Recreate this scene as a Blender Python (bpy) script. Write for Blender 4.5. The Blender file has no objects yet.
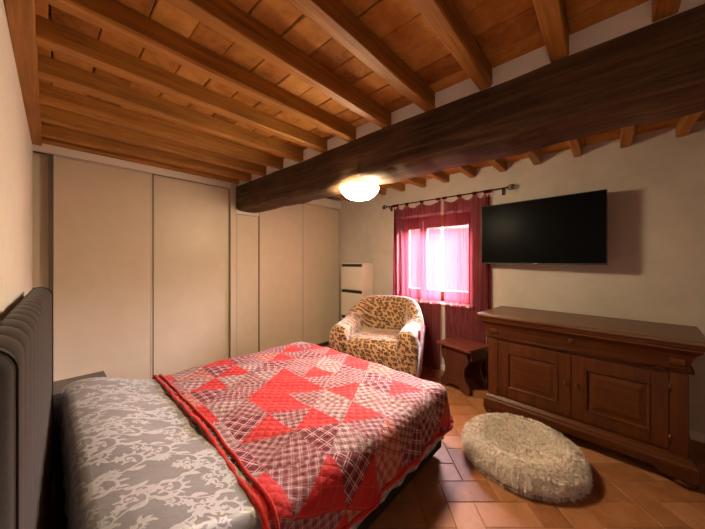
import bpy, bmesh, math, random
import numpy as np
from mathutils import Vector, Matrix

random.seed(7); rng = np.random.default_rng(7)
scene = bpy.context.scene
COL = scene.collection
PI = math.pi
def R(a): return math.radians(a)

# ------------------------------------------------------------------ nodes
class NT:
    def __init__(s, name):
        s.mat = bpy.data.materials.new(name); s.mat.use_nodes = True
        s.t = s.mat.node_tree; s.t.nodes.clear()
        s.out = s.t.nodes.new('ShaderNodeOutputMaterial')
    def n(s, typ, **kw):
        nd = s.t.nodes.new(typ)
        for k, v in kw.items(): setattr(nd, k, v)
        return nd
    def put(s, sock, v):
        if isinstance(v, bpy.types.NodeSocket): s.t.links.new(v, sock)
        elif isinstance(v, (tuple, list)):
            v = tuple(v)
            if len(sock.default_value) == 4 and len(v) == 3: v = v + (1,)
            sock.default_value = v
        else: sock.default_value = v
    def m(s, op, a, b=None, c=None):
        nd = s.n('ShaderNodeMath', operation=op)
        for i, v in enumerate((a, b, c)):
            if v is not None: s.put(nd.inputs[i], v)
        return nd.outputs[0]
    def mix(s, f, a, b, blend='MIX'):
        nd = s.n('ShaderNodeMix', data_type='RGBA', blend_type=blend)
        s.put(nd.inputs[0], f); s.put(nd.inputs[6], a); s.put(nd.inputs[7], b)
        return nd.outputs[2]
    def obj(s): return s.n('ShaderNodeTexCoord').outputs['Object']
    def uv(s): return s.n('ShaderNodeTexCoord').outputs['UV']
    def attr(s, name): return s.n('ShaderNodeAttribute', attribute_name=name)
    def mapping(s, vec, scale=(1,1,1), loc=(0,0,0), rot=(0,0,0)):
        nd = s.n('ShaderNodeMapping'); s.put(nd.inputs[0], vec)
        nd.inputs['Scale'].default_value = scale; nd.inputs['Location'].default_value = loc
        nd.inputs['Rotation'].default_value = rot
        return nd.outputs[0]
    def noise(s, vec, scale=5, detail=4, rough=.55, dist=0.0):
        nd = s.n('ShaderNodeTexNoise'); s.put(nd.inputs['Vector'], vec)
        nd.inputs['Scale'].default_value = scale; nd.inputs['Detail'].default_value = detail
        nd.inputs['Roughness'].default_value = rough; nd.inputs['Distortion'].default_value = dist
        return nd.outputs['Fac']
    def ramp(s, fac, stops):
        nd = s.n('ShaderNodeValToRGB'); s.put(nd.inputs[0], fac)
        e = nd.color_ramp.elements
        while len(e) < len(stops): e.new(.5)
        for el, (p, c) in zip(e, stops):
            el.position = p; el.color = tuple(c) + ((1,) if len(c) == 3 else ())
        return nd.outputs[0]
    def rng_(s, v, a, b, c=0., d=1.):
        nd = s.n('ShaderNodeMapRange'); s.put(nd.inputs[0], v)
        for i, x in enumerate((a, b, c, d)): nd.inputs[i+1].default_value = x
        return nd.outputs[0]
    def sep(s, vec):
        nd = s.n('ShaderNodeSeparateXYZ'); s.put(nd.inputs[0], vec); return nd.outputs
    def comb(s, x, y, z=0.0):
        nd = s.n('ShaderNodeCombineXYZ')
        for i, v in enumerate((x, y, z)): s.put(nd.inputs[i], v)
        return nd.outputs[0]
    def bump(s, h, strength=.3, dist=.01):
        nd = s.n('ShaderNodeBump'); s.put(nd.inputs['Height'], h)
        nd.inputs['Strength'].default_value = strength; nd.inputs['Distance'].default_value = dist
        return nd.outputs[0]
    def bsdf(s, color, rough=.6, bump=None, spec=.5, metal=0., sheen=0., coat=0., trans=0.):
        b = s.n('ShaderNodeBsdfPrincipled')
        s.put(b.inputs['Base Color'], color); s.put(b.inputs['Roughness'], rough)
        s.put(b.inputs['Specular IOR Level'], spec); s.put(b.inputs['Metallic'], metal)
        if sheen: b.inputs['Sheen Weight'].default_value = sheen
        if coat: b.inputs['Coat Weight'].default_value = coat; b.inputs['Coat Roughness'].default_value = .15
        if bump is not None: s.put(b.inputs['Normal'], bump)
        s.t.links.new(b.outputs[0], s.out.inputs[0])
        return s.mat

def simple(name, color, rough=.6, spec=.5, metal=0., noise=0., scale=20, bump=0., sheen=0., coat=0.):
    m = NT(name)
    nz = m.noise(m.obj(), scale, 5)
    c = color
    if noise:
        c = m.mix(m.rng_(nz, .3, .7), tuple(x*(1-noise) for x in color), tuple(min(1, x*(1+noise)) for x in color))
    return m.bsdf(c, rough, m.bump(nz, bump, .004) if bump else None, spec, metal, sheen, coat)

def wood(name, dark, mid, light, axis='x', rough=.55, scale=1.0, bump=.25, spec=.4, coat=0., rnd=True):
    m = NT(name)
    v = m.obj()
    if rnd:
        oi = m.n('ShaderNodeObjectInfo')
        add = m.n('ShaderNodeVectorMath', operation='ADD')
        m.put(add.inputs[0], v)
        k = m.m('MULTIPLY', oi.outputs['Random'], 37.0)
        m.put(add.inputs[1], m.comb(k, k, k)); v = add.outputs[0]
    sc = {'x': (1.2, 22, 22), 'y': (22, 1.2, 22), 'z': (22, 22, 1.2)}[axis]
    sc = tuple(x*scale for x in sc)
    g = m.noise(m.mapping(v, sc), 1.0, 6, .6, .6)
    sc2 = {'x': (4, 110, 110), 'y': (110, 4, 110), 'z': (110, 110, 4)}[axis]
    f = m.noise(m.mapping(v, tuple(x*scale for x in sc2)), 1.0, 3, .6)
    blot = m.noise(v, 3.0, 3, .6)
    c = m.ramp(g, [(.25, dark), (.5, mid), (.75, light)])
    c = m.mix(m.rng_(f, .38, .65, 0, .55), c, dark)
    c = m.mix(m.rng_(blot, .35, .7, 0, .35), c, light)
    h = m.m('ADD', m.m('MULTIPLY', g, .6), m.m('MULTIPLY', f, .4))
    return m.bsdf(c, rough, m.bump(h, bump, .004), spec, 0, 0, coat)

M = {}
def plaster(name, c1, c2, bump=.25):
    m = NT(name); o = m.obj()
    n1 = m.noise(o, 2.2, 5, .6); n2 = m.noise(o, 9, 6, .65); n3 = m.noise(o, 60, 4, .6)
    c = m.mix(m.rng_(n1, .3, .7), c1, c2)
    c = m.mix(m.rng_(n2, .4, .75, 0, .3), c, tuple(x*.85 for x in c1))
    h = m.m('ADD', m.m('MULTIPLY', n2, .7), m.m('MULTIPLY', n3, .3))
    return m.bsdf(c, .9, m.bump(h, bump, .012), .15)
M['wall'] = plaster('plaster_beige', (.46, .405, .345), (.56, .50, .43))
M['wall_white'] = plaster('plaster_white', (.78, .75, .70), (.83, .80, .75), .12)
M['wardrobe'] = simple('wardrobe_beige', (.56, .475, .355), .42, .4, noise=.04, scale=6, bump=.02)
M['ward_edge'] = simple('wardrobe_edge', (.54, .46, .35), .4, .4)
M['ward_dark'] = simple('wardrobe_shadow_gap', (.10, .075, .05), .7)
M['trim_white'] = simple('trim_white', (.66, .61, .53), .6)
M['plinth'] = simple('plinth_dark', (.03, .028, .026), .6)
M['joist'] = wood('joist_wood', (.13, .046, .007), (.37, .155, .026), (.54, .25, .052), 'x', .6)
M['plate'] = wood('plate_wood', (.20, .08, .014), (.37, .165, .034), (.48, .235, .055), 'y', .6)
M['shoe'] = simple('laminate_white', (.66, .58, .49), .45)
M['black'] = simple('black_slot', (.012, .010, .010), .5)
M['iron'] = simple('wrought_iron', (.02, .018, .018), .5, metal=.6)
M['brass'] = simple('aged_brass', (.13, .08, .035), .4, metal=.9)
M['dresser_x'] = wood('walnut_across', (.034, .0085, .0018), (.085, .0225, .0045), (.135, .040, .009), 'y', .38, bump=.08, spec=.2, rnd=False)
M['dresser_z'] = wood('walnut_upright', (.034, .0085, .0018), (.085, .0225, .0045), (.13, .038, .0085), 'z', .38, bump=.08, spec=.2, rnd=False)
M['dresser_top'] = wood('walnut_top', (.075, .03, .013), (.135, .06, .027), (.18, .085, .04), 'y', .36, bump=.08, rnd=False)
M['stool'] = wood('stool_wood', (.04, .012, .007), (.09, .028, .014), (.14, .045, .02), 'z', .35, bump=.08)
M['stool_top'] = wood('stool_top_wood', (.07, .02, .014), (.14, .04, .026), (.20, .06, .035), 'y', .3, bump=.06)
M['window_wood'] = wood('window_wood', (.28, .10, .03), (.42, .17, .05), (.5, .22, .07), 'z', .5)
M['velvet'] = simple('velvet_grey', (.040, .034, .031), .85, .2, noise=.15, scale=120, bump=.1, sheen=.2)
M['velvet_seam'] = simple('velvet_seam', (.02, .017, .015), .9, .1)
M['bedbase'] = simple('bed_base_fabric', (.022, .020, .018), .9, .1, noise=.15, scale=150, bump=.1)
M['night'] = simple('nightstand_dark', (.035, .028, .024), .35)
M['night_top'] = simple('nightstand_top', (.06, .05, .045), .25)
M['tv'] = simple('tv_plastic', (.008, .008, .008), .35)
M['tv_screen'] = simple('tv_screen', (.004, .004, .004), .3, .02)
M['tv_mark'] = simple('tv_mark', (.35, .35, .36), .4)
M['red_cloth'] = simple('red_cloth', (.38, .015, .04), .85, .1, noise=.2, scale=40, bump=.3, sheen=.2)
M['red_trim'] = simple('red_fleece', (.42, .018, .012), .95, .1, noise=.3, scale=90, bump=.6, sheen=.2)
M['mattress'] = simple('mattress_ticking', (.35, .33, .31), .9)
M['chrome'] = simple('lamp_metal', (.55, .42, .22), .3, metal=1.)

def mk_beam():
    m = NT('old_beam_wood'); o = m.obj()
    g = m.noise(m.mapping(o, (16, 1.0, 16)), 1, 7, .65, .8)
    f = m.noise(m.mapping(o, (70, 5, 70)), 1, 4, .6)
    b = m.noise(o, 2.5, 5, .6)
    c = m.ramp(g, [(.30, (.013, .008, .004)), (.5, (.06, .034, .016)), (.70, (.17, .098, .048))])
    c = m.mix(m.rng_(b, .4, .75, 0, .5), c, (.13, .062, .028))
    c = m.mix(m.rng_(f, .5, .75, 0, .6), c, (.015, .008, .004))
    h = m.m('ADD', m.m('MULTIPLY', g, .7), m.m('MULTIPLY', f, .3))
    return m.bsdf(c, .7, m.bump(h, .7, .015), .25)
M['beam'] = mk_beam()

def mk_tile(name, lo, mid, hi, rough, bumpk):
    m = NT(name); o = m.obj()
    a = m.attr('tone').outputs['Fac']
    n1 = m.noise(o, 9, 6, .7); n2 = m.noise(o, 45, 5, .7)
    t = m.m('ADD', m.m('MULTIPLY', a, .5), m.m('MULTIPLY', m.rng_(n1, .25, .75), .55))
    c = m.ramp(t, [(.2, lo), (.5, mid), (.85, hi)])
    c = m.mix(m.rng_(n2, .55, .8, 0, .45), c, lo)
    h = m.m('ADD', m.m('MULTIPLY', n1, .4), m.m('MULTIPLY', n2, .6))
    return m.bsdf(c, rough, m.bump(h, bumpk, .006), .2)
M['floor'] = mk_tile('terracotta_floor', (.21, .078, .028), (.31, .125, .05), (.39, .175, .08), .5, .25)
M['grout'] = simple('grout', (.14, .085, .05), .9, noise=.2, scale=30)
M['pianelle'] = mk_tile('terracotta_ceiling', (.17, .058, .009), (.36, .150, .027), (.54, .27, .07), .85, .6)
M['ceil_back'] = simple('ceiling_gap', (.05, .02, .008), .95)

def mk_leopard():
    m = NT('leopard_plush'); o = m.obj()
    q = m.sep(o)
    nz = m.n('ShaderNodeTexNoise'); m.put(nz.inputs['Vector'], o); nz.inputs['Scale'].default_value = 26
    flat = m.comb(m.m('ADD', q[1], m.m('MULTIPLY', m.m('SUBTRACT', q[0], q[2]), .5)), m.m('ADD', q[0], q[2]), 0.0)
    add = m.n('ShaderNodeVectorMath', operation='MULTIPLY_ADD')
    m.put(add.inputs[0], nz.outputs['Color']); add.inputs[1].default_value = (.022,)*3; m.put(add.inputs[2], flat)
    v = m.n('ShaderNodeTexVoronoi', voronoi_dimensions='2D'); m.put(v.inputs['Vector'], add.outputs[0]); v.inputs['Scale'].default_value = 21
    v.inputs['Randomness'].default_value = .7
    d = v.outputs['Distance']
    n2 = m.noise(o, 60, 2)
    ring = m.m('MULTIPLY', m.m('GREATER_THAN', d, .17), m.m('LESS_THAN', d, .41))
    ring = m.m('MULTIPLY', ring, m.m('GREATER_THAN', n2, .39))
    core = m.m('LESS_THAN', d, .2)
    fur = m.noise(o, 180, 3)
    base = m.mix(m.rng_(m.noise(o, 5, 3), .3, .7), (.37, .21, .09), (.47, .29, .145))
    c = m.mix(core, base, (.26, .10, .03))
    c = m.mix(ring, c, (.02, .010, .008))
    return m.bsdf(c, .75, m.bump(fur, .35, .004), .25, 0, .55)
M['leopard'] = mk_leopard()

def mk_quilt():
    m = NT('patchwork_quilt'); uv = m.sep(m.uv())
    s, t = uv[0], uv[1]
    L = .272; Hh = L*.866
    v = m.m('DIVIDE', m.m('SUBTRACT', s, 1.155 - 6*Hh), Hh)
    a = m.m('SUBTRACT', m.m('DIVIDE', m.m('SUBTRACT', t, 1.14 - 8*L), L), m.m('MULTIPLY', v, .5))
    j = m.m('FLOOR', v); i = m.m('FLOOR', a)
    fv = m.m('FRACT', v); fi = m.m('FRACT', a)
    tri = m.m('GREATER_THAN', m.m('ADD', fi, fv), 1.0)
    wn = m.n('ShaderNodeTexWhiteNoise', noise_dimensions='3D')
    m.put(wn.inputs['Vector'], m.comb(i, j, m.m('MULTIPLY', tri, 7.3)))
    h1 = wn.outputs['Value']; hc = m.n('ShaderNodeSeparateColor'); m.put(hc.inputs[0], wn.outputs['Color'])
    h2, h3 = hc.outputs[1], hc.outputs[2]
    # plaid coordinates turned by a third of a turn per patch
    ang = m.m('MULTIPLY', m.m('FLOOR', m.m('MULTIPLY', h2, 6.0)), PI/6)
    ca, sa = m.m('COSINE', ang), m.m('SINE', ang)
    p = m.m('ADD', m.m('MULTIPLY', s, ca), m.m('MULTIPLY', t, sa))
    q = m.m('SUBTRACT', m.m('MULTIPLY', t, ca), m.m('MULTIPLY', s, sa))
    def st(x, per, w, off=0.): return m.m('LESS_THAN', m.m('FRACT', m.m('ADD', m.m('DIVIDE', x, per), off)), w)
    def plaid(base, wide, thin, per, kw, kt):
        c = m.mix(m.m('MULTIPLY', st(p, per, .42), kw), base, wide)
        c = m.mix(m.m('MULTIPLY', st(q, per, .42, .3), kw), c, wide)
        c = m.mix(m.m('MULTIPLY', st(p, per, .09, .25), kt), c, thin)
        c = m.mix(m.m('MULTIPLY', st(q, per, .09, .55), kt), c, thin)
        c = m.mix(m.m('MULTIPLY', st(p, per, .06, .47), kt*.7), c, thin)
        c = m.mix(m.m('MULTIPLY', st(q, per, .06, .78), kt*.7), c, thin)
        return c
    maroon = plaid((.25, .022, .034), (.10, .012, .02), (.47, .38, .37), .058, .75, .8)
    cream = plaid((.31, .21, .20), (.18, .04, .045), (.46, .37, .36), .046, .55, .6)
    check = plaid((.28, .11, .11), (.14, .018, .028), (.44, .35, .34), .038, .6, .6)
    coral = plaid((.46, .10, .07), (.40, .24, .2), (.04, .012, .015), .055, .55, .75)
    red = m.mix(m.m('MULTIPLY', m.m('ADD', st(p, .085, .05), st(q, .085, .05)), .32), (.42, .018, .017), (.48, .13, .11))
    c = m.mix(m.m('GREATER_THAN', h3, .30), maroon, cream)
    c = m.mix(m.m('GREATER_THAN', h3, .58), c, check)
    c = m.mix(m.m('GREATER_THAN', h3, .86), c, coral)
    thr = m.m('ADD', m.m('MULTIPLY', tri, .38), .12)
    isred = m.m('LESS_THAN', h1, thr)
    c = m.mix(isred, c, red)
    # border strip near the hem
    hem = m.attr('hem').outputs['Fac']
    c = m.mix(m.m('LESS_THAN', hem, .0), c, maroon)
    o = m.uv()
    n1 = m.noise(o, 55, 3, .6); n2 = m.noise(o, 300, 2)
    diag = m.m('MULTIPLY', m.m('ABSOLUTE', m.m('SINE', m.m('MULTIPLY', m.m('ADD', s, t), 48))),
               m.m('ABSOLUTE', m.m('SINE', m.m('MULTIPLY', m.m('SUBTRACT', s, t), 48))))
    hh = m.m('ADD', m.m('MULTIPLY', n1, .6), m.m('ADD', m.m('MULTIPLY', diag, .5), m.m('MULTIPLY', n2, .1)))
    return m.bsdf(c, .8, m.bump(hh, .6, .014), .2, 0, .05)
M['quilt'] = mk_quilt()

def mk_duvet():
    m = NT('damask_duvet'); a = m.attr('flor').outputs['Fac']
    uv = m.uv()
    n1 = m.noise(uv, 7, 4, .6); n2 = m.noise(uv, 500, 2)
    f = m.rng_(a, .35, .65)
    c = m.mix(f, (.21, .203, .20), (.40, .39, .385))
    return m.bsdf(c, m.rng_(f, 0, 1, .33, .44), m.bump(m.m('ADD', n1, m.m('MULTIPLY', n2, .06)), .25, .02), .5, 0, .1)
M['duvet'] = mk_duvet()

def mk_curtain():
    m = NT('sheer_red_voile'); o = m.obj()
    n1 = m.noise(m.mapping(o, (60, 60, 2)), 1, 3)
    tr = m.n('ShaderNodeBsdfTransparent'); tr.inputs[0].default_value = (1, .70, .76, 1)
    tl = m.n('ShaderNodeBsdfTranslucent'); tl.inputs[0].default_value = (.42, .050, .08, 1)
    df = m.n('ShaderNodeBsdfDiffuse'); df.inputs[0].default_value = (.085, .009, .014, 1)
    mx = m.n('ShaderNodeMixShader'); mx.inputs[0].default_value = .5
    m.t.links.new(tl.outputs[0], mx.inputs[1]); m.t.links.new(df.outputs[0], mx.inputs[2])
    fn = m.n('ShaderNodeMixShader'); m.put(fn.inputs[0], m.rng_(n1, .3, .7, .56, .76))
    m.t.links.new(tr.outputs[0], fn.inputs[1]); m.t.links.new(mx.outputs[0], fn.inputs[2])
    m.t.links.new(fn.outputs[0], m.out.inputs[0])
    return m.mat
M['curtain'] = mk_curtain()
def mk_glass():
    m = NT('window_glass')
    tr = m.n('ShaderNodeBsdfTransparent'); tr.inputs[0].default_value = (.95, .97, .97, 1)
    gl = m.n('ShaderNodeBsdfGlossy'); gl.inputs['Roughness'].default_value = .03
    fr = m.n('ShaderNodeFresnel'); fr.inputs[0].default_value = 1.45
    mx = m.n('ShaderNodeMixShader'); m.t.links.new(fr.outputs[0], mx.inputs[0])
    m.t.links.new(tr.outputs[0], mx.inputs[1]); m.t.links.new(gl.outputs[0], mx.inputs[2])
    m.t.links.new(mx.outputs[0], m.out.inputs[0])
    return m.mat
M['glass'] = mk_glass()
def mk_shade(k, name):
    m = NT(name); o = m.obj()
    e = m.n('ShaderNodeEmission'); e.inputs[0].default_value = (1, .79, .50, 1); e.inputs[1].default_value = LAMP_GLOW*k
    d = m.n('ShaderNodeBsdfPrincipled'); d.inputs['Base Color'].default_value = (.8, .75, .65, 1); d.inputs['Roughness'].default_value = .25
    ad = m.n('ShaderNodeAddShader'); m.t.links.new(e.outputs[0], ad.inputs[0]); m.t.links.new(d.outputs[0], ad.inputs[1])
    m.t.links.new(ad.outputs[0], m.out.inputs[0])
    return m.mat
LAMP_GLOW = 108.0
SKY_LOW, SKY_HIGH = 0.8, 160.0
EXPOSURE = 1.0
M['lamp'] = mk_shade(1., 'lit_lamp_glass'); M['lamp_in'] = mk_shade(.13, 'lit_lamp_glass_inside')
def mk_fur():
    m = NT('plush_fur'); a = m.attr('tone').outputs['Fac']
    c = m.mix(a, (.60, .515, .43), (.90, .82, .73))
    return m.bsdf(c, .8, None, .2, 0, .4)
M['fur'] = mk_fur()

# ------------------------------------------------------------------ meshes
class MB:
    def __init__(s): s.v = []; s.f = []; s.sm = []
    def add(s, vs, fs, smooth=False):
        o = len(s.v); s.v += [tuple(v) for v in vs]; s.f += [tuple(i+o for i in f) for f in fs]; s.sm += [smooth]*len(fs)
        return s
    def box(s, x0, x1, y0, y1, z0, z1):
        v = [(x0,y0,z0),(x1,y0,z0),(x1,y1,z0),(x0,y1,z0),(x0,y0,z1),(x1,y0,z1),(x1,y1,z1),(x0,y1,z1)]
        return s.add(v, [(0,3,2,1),(4,5,6,7),(0,1,5,4),(1,2,6,5),(2,3,7,6),(3,0,4,7)])
    def grid(s, pts, closed_u=False, closed_v=False, smooth=True):
        nu, nv = len(pts), len(pts[0])
        vs = [p for r in pts for p in r]; fs = []
        for i in range(nu - (0 if closed_u else 1)):
            for j in range(nv - (0 if closed_v else 1)):
                a = i*nv + j; b = i*nv + (j+1) % nv; i2 = (i+1) % nu
                fs.append((a, b, i2*nv + (j+1) % nv, i2*nv + j))
        return s.add(vs, fs, smooth)
    def lathe(s, prof, c=(0,0,0), n=24, axis='z', smooth=True, cap=True):
        pts = []
        for r, z in prof:
            row = []
            for k in range(n):
                a = 2*PI*k/n; x, y = r*math.cos(a), r*math.sin(a)
                p = {'z': (x, y, z), 'x': (z, x, y), 'y': (x, z, y)}[axis]
                row.append((p[0]+c[0], p[1]+c[1], p[2]+c[2]))
            pts.append(row)
        o = len(s.v); s.grid(pts, closed_v=True, smooth=smooth)
        if cap:
            s.f.append(tuple(o+k for k in range(n))); s.sm.append(False)
            s.f.append(tuple(o+(len(prof)-1)*n+k for k in range(n))); s.sm.append(False)
        return s
    def tube(s, path, r, n=8, smooth=True, cap=True):
        path = [Vector(p) for p in path]; rows = []
        up = None
        for i, p in enumerate(path):
            d = (path[min(i+1, len(path)-1)] - path[max(i-1, 0)]).normalized()
            if up is None:
                up = Vector((0,0,1)) if abs(d.z) < .9 else Vector((1,0,0))
            a = d.cross(up).normalized(); b = a.cross(d).normalized(); up = b
            rr = r[i] if isinstance(r, (list, tuple)) else r
            rows.append([p + a*(rr*math.cos(2*PI*k/n)) + b*(rr*math.sin(2*PI*k/n)) for k in range(n)])
        o = len(s.v); s.grid(rows, closed_v=True, smooth=smooth)
        if cap:
            s.f.append(tuple(o+k for k in range(n))); s.sm.append(False)
            s.f.append(tuple(o+(len(path)-1)*n+k for k in range(n))); s.sm.append(False)
        return s
    def prism(s, outline, a0, a1, axis='x', smooth=False):
        """outline of 2D points swept between a0 and a1 along an axis"""
        def P(u, w, a): return {'x': (a, u, w), 'y': (u, a, w), 'z': (u, w, a)}[axis]
        n = len(outline)
        vs = [P(u, w, a0) for u, w in outline] + [P(u, w, a1) for u, w in outline]
        fs = [tuple(range(n)), tuple(range(2*n-1, n-1, -1))]
        o = len(s.v); s.add(vs, fs)
        s.f += [(o+k, o+n+k, o+n+(k+1) % n, o+(k+1) % n) for k in range(n)]; s.sm += [smooth]*n
        return s
    def build(s, name, mat, parent=None, loc=None, bevel=0., seg=2, sub=0, auto=False):
        me = bpy.data.meshes.new(name); me.from_pydata(s.v, [], s.f)
        bm = bmesh.new(); bm.from_mesh(me); bmesh.ops.recalc_face_normals(bm, faces=bm.faces); bm.to_mesh(me); bm.free()
        for p, k in zip(me.polygons, s.sm): p.use_smooth = k
        me.materials.append(mat)
        o = bpy.data.objects.new(name, me); COL.objects.link(o)
        if parent is not None: o.parent = parent
        if loc: o.location = loc
        if bevel:
            b = o.modifiers.new('edge', 'BEVEL'); b.width = bevel; b.segments = seg; b.limit_method = 'ANGLE'; b.angle_limit = R(35)
        if sub:
            q = o.modifiers.new('round', 'SUBSURF'); q.levels = sub; q.render_levels = sub
        return o

def tag(o, label, cat, group=None):
    o['label'] = label; o['category'] = cat
    if group: o['group'] = group
    return o
def thing(name, label, cat, loc=(0,0,0), rz=0., group=None):
    o = bpy.data.objects.new(name, None); COL.objects.link(o)
    o.location = loc; o.rotation_euler = (0, 0, rz); o.empty_display_size = .1
    return tag(o, label, cat, group)
def struct(o): o['kind'] = 'structure'; return o
def np_mesh(name, verts, faces, mat, parent=None, smooth=True):
    me = bpy.data.meshes.new(name)
    me.from_pydata([tuple(v) for v in verts.tolist()], [], [tuple(f) for f in faces.tolist()])
    me.materials.append(mat)
    if smooth: me.polygons.foreach_set('use_smooth', [True]*len(me.polygons))
    me.update()
    o = bpy.data.objects.new(name, me); COL.objects.link(o)
    if parent is not None: o.parent = parent
    return o
def grid_faces(nu, nv):
    i, j = np.meshgrid(np.arange(nu-1), np.arange(nv-1), indexing='ij')
    a = i*nv + j
    return np.stack([a, a+nv, a+nv+1, a+1], -1).reshape(-1, 4)
def set_attr(o, name, vals, domain='POINT'):
    at = o.data.attributes.new(name, 'FLOAT', domain); at.data.foreach_set('value', np.asarray(vals, dtype=np.float32))
def set_uv(o, uv_pts):
    ul = o.data.uv_layers.new(name='UVMap')
    vi = np.empty(len(o.data.loops), dtype=np.int32); o.data.loops.foreach_get('vertex_index', vi)
    ul.data.foreach_set('uv', uv_pts[vi].astype(np.float32).ravel())

ORD = ['first', 'second', 'third', 'fourth', 'fifth', 'sixth', 'seventh', 'eighth', 'ninth', 'tenth', 'eleventh', 'twelfth', 'thirteenth', 'fourteenth']

# ------------------------------------------------------------------ room
XL, XR, YB, YN = -.115, 3.66, 3.65, -2.1
ZC1, ZC2 = 2.60, 2.66                                                # tiles over the bed bay and the window bay
# floor: herringbone terracotta, laid at 45 degrees to the walls
W = .166; G = .0035
def floor_mesh():
    V, F, T = [], [], []
    th = R(42.5); rx, ry = math.sin(th), -math.cos(th); fx, fy = math.cos(th), math.sin(th)
    s0, t0 = .585, 1.736
    def add_tile(sa, sb, ta, tb):
        cs, ct = (sa+sb)/2, (ta+tb)/2
        cx, cy = rx*cs + fx*ct, ry*cs + fy*ct
        if not (XL-.25 < cx < XR+.2 and YN-.25 < cy < YB+.35): return
        tone = random.random(); dz = random.uniform(-.0008, .0008)
        o = len(V); c = .0035
        for (ins, z) in ((G/2, -.006), (G/2, -.0022), (G/2+c, dz)):
            for (a, b) in ((sa+ins, ta+ins), (sb-ins, ta+ins), (sb-ins, tb-ins), (sa+ins, tb-ins)):
                V.append((rx*a+fx*b, ry*a+fy*b, z))
        F.append((o+8, o+9, o+10, o+11))
        T.append(tone)
        for l in (0, 4):
            for k in range(4):
                F.append((o+l+k, o+l+(k+1) % 4, o+l+4+(k+1) % 4, o+l+4+k)); T.append(tone)
    for i in range(-34, 34):
        for j in range(-30, 34):
            k = (i + j) % 4
            if k == 0: add_tile(s0+i*W, s0+(i+2)*W, t0+j*W, t0+(j+1)*W)
            elif k == 2: add_tile(s0+i*W, s0+(i+1)*W, t0+j*W, t0+(j+2)*W)
    n = len(F)
    V += [(XL-.3, YN-.3, -.0025), (XR+.3, YN-.3, -.0025), (XR+.3, YB+.4, -.0025), (XL-.3, YB+.4, -.0025)]
    F.append((len(V)-4, len(V)-3, len(V)-2, len(V)-1)); T.append(.5)
    me = bpy.data.meshes.new('floor'); me.from_pydata(V, [], F); me.materials.append(M['floor']); me.materials.append(M['grout'])
    me.polygons[n].material_index = 1
    bm = bmesh.new(); bm.from_mesh(me); bmesh.ops.recalc_face_normals(bm, faces=bm.faces); bm.to_mesh(me); bm.free()
    o = bpy.data.objects.new('floor', me); COL.objects.link(o); set_attr(o, 'tone', T, 'FACE')
    for p in me.polygons:
        if p.normal.z < -.5: p.flip()
    return struct(o)
floor_mesh()

def ceiling_mesh():
    V, F, T = [], [], []
    def tile(x0, x1, y0, y1, z):
        tone = random.random(); o = len(V)
        j = lambda: random.uniform(-.003, .003)
        z0 = z + random.uniform(-.002, .002)
        b = [(x0+.0015+j(), y0), (x1-.0015+j(), y0), (x1-.0015+j(), y1), (x0+.0015+j(), y1)]
        for p in b: V.append((p[0], p[1], z0+.02))
        for p in b: V.append((p[0], p[1], z0+.003))
        cx, cy = (x0+x1)/2, (y0+y1)/2
        for p in b: V.append((p[0] + (cx-p[0])*.05, p[1] + (cy-p[1])*.03, z0))
        F.append((o+11, o+10, o+9, o+8)); T.append(tone)
        for l in (0, 4):
            for k in range(4):
                F.append((o+l+(k+1) % 4, o+l+k, o+l+4+k, o+l+4+(k+1) % 4)); T.append(tone)
    for (xs, xe, z, yoff) in ((XL, 1.73, ZC1, .175), (1.93, XR, ZC2, .20)):
        y = yoff - .349*5 - .036
        while y < YB:
            x = xs - random.uniform(0, .15)
            while x < xe:
                w = .167 + random.uniform(-.006, .006)
                gap = random.choice([.001, .002, .003, .006])
                x0, x1 = max(x, xs), min(x + w - gap, xe)
                if x1 - x0 > .01: tile(x0, x1, y+.001, y+.348, z)
                x += w
            y += .349
    n = len(F)
    V += [(XL-.2, YN-.2, 2.69), (XR+.3, YN-.2, 2.69), (XR+.3, YB+.4, 2.69), (XL-.2, YB+.4, 2.69)]
    F.append((len(V)-1, len(V)-2, len(V)-3, len(V)-4)); T.append(.1)
    V += [(XL-.1, YN-.2, ZC1+.021), (1.9, YN-.2, ZC1+.021), (1.9, YB+.4, ZC1+.021), (XL-.1, YB+.4, ZC1+.021)]
    F.append((len(V)-1, len(V)-2, len(V)-3, len(V)-4)); T.append(.1)
    me = bpy.data.meshes.new('ceiling'); me.from_pydata(V, [], F); me.materials.append(M['pianelle']); me.materials.append(M['ceil_back'])
    me.polygons[n].material_index = 1; me.polygons[n+1].material_index = 1
    o = bpy.data.objects.new('ceiling', me); COL.objects.link(o); set_attr(o, 'tone', T, 'FACE')
    return struct(o)
ceiling_mesh()

wlft = struct(MB().box(-.25, 0, YN-YB-.2, .4, -.01, 2.75).build('wall_left', M['wall_white'], None, (-.092, YB, 0))); wlft.rotation_euler.z = R(-.75)
struct(MB().box(XL-.25, XR+.4, YB+.36, YB+.56, -.01, 2.75).build('wall_back', M['wall']))
struct(MB().box(XL-.25, XR+.4, YN-.2, YN, -.01, 2.75).build('wall_near', M['wall']))
# window wall with its opening
OY0, OY1, OZ0, OZ1 = 1.30, 2.42, .91, 2.17
b = MB(); x0, x1 = XR, XR+.36
b.box(x0, x1, YN, OY0, -.01, 2.75).box(x0, x1, OY1, YB+.36, -.01, 2.75)
b.box(x0, x1, OY0, OY1, -.01, OZ0).box(x0, x1, OY0, OY1, OZ1, 2.75)
struct(b.build('wall_right', M['wall']))
# plaster strip above the dark beam
struct(MB().box(1.715, 1.86, YN, YB, 2.44, 2.62).build('wall_middle', M['wall_white']))
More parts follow.
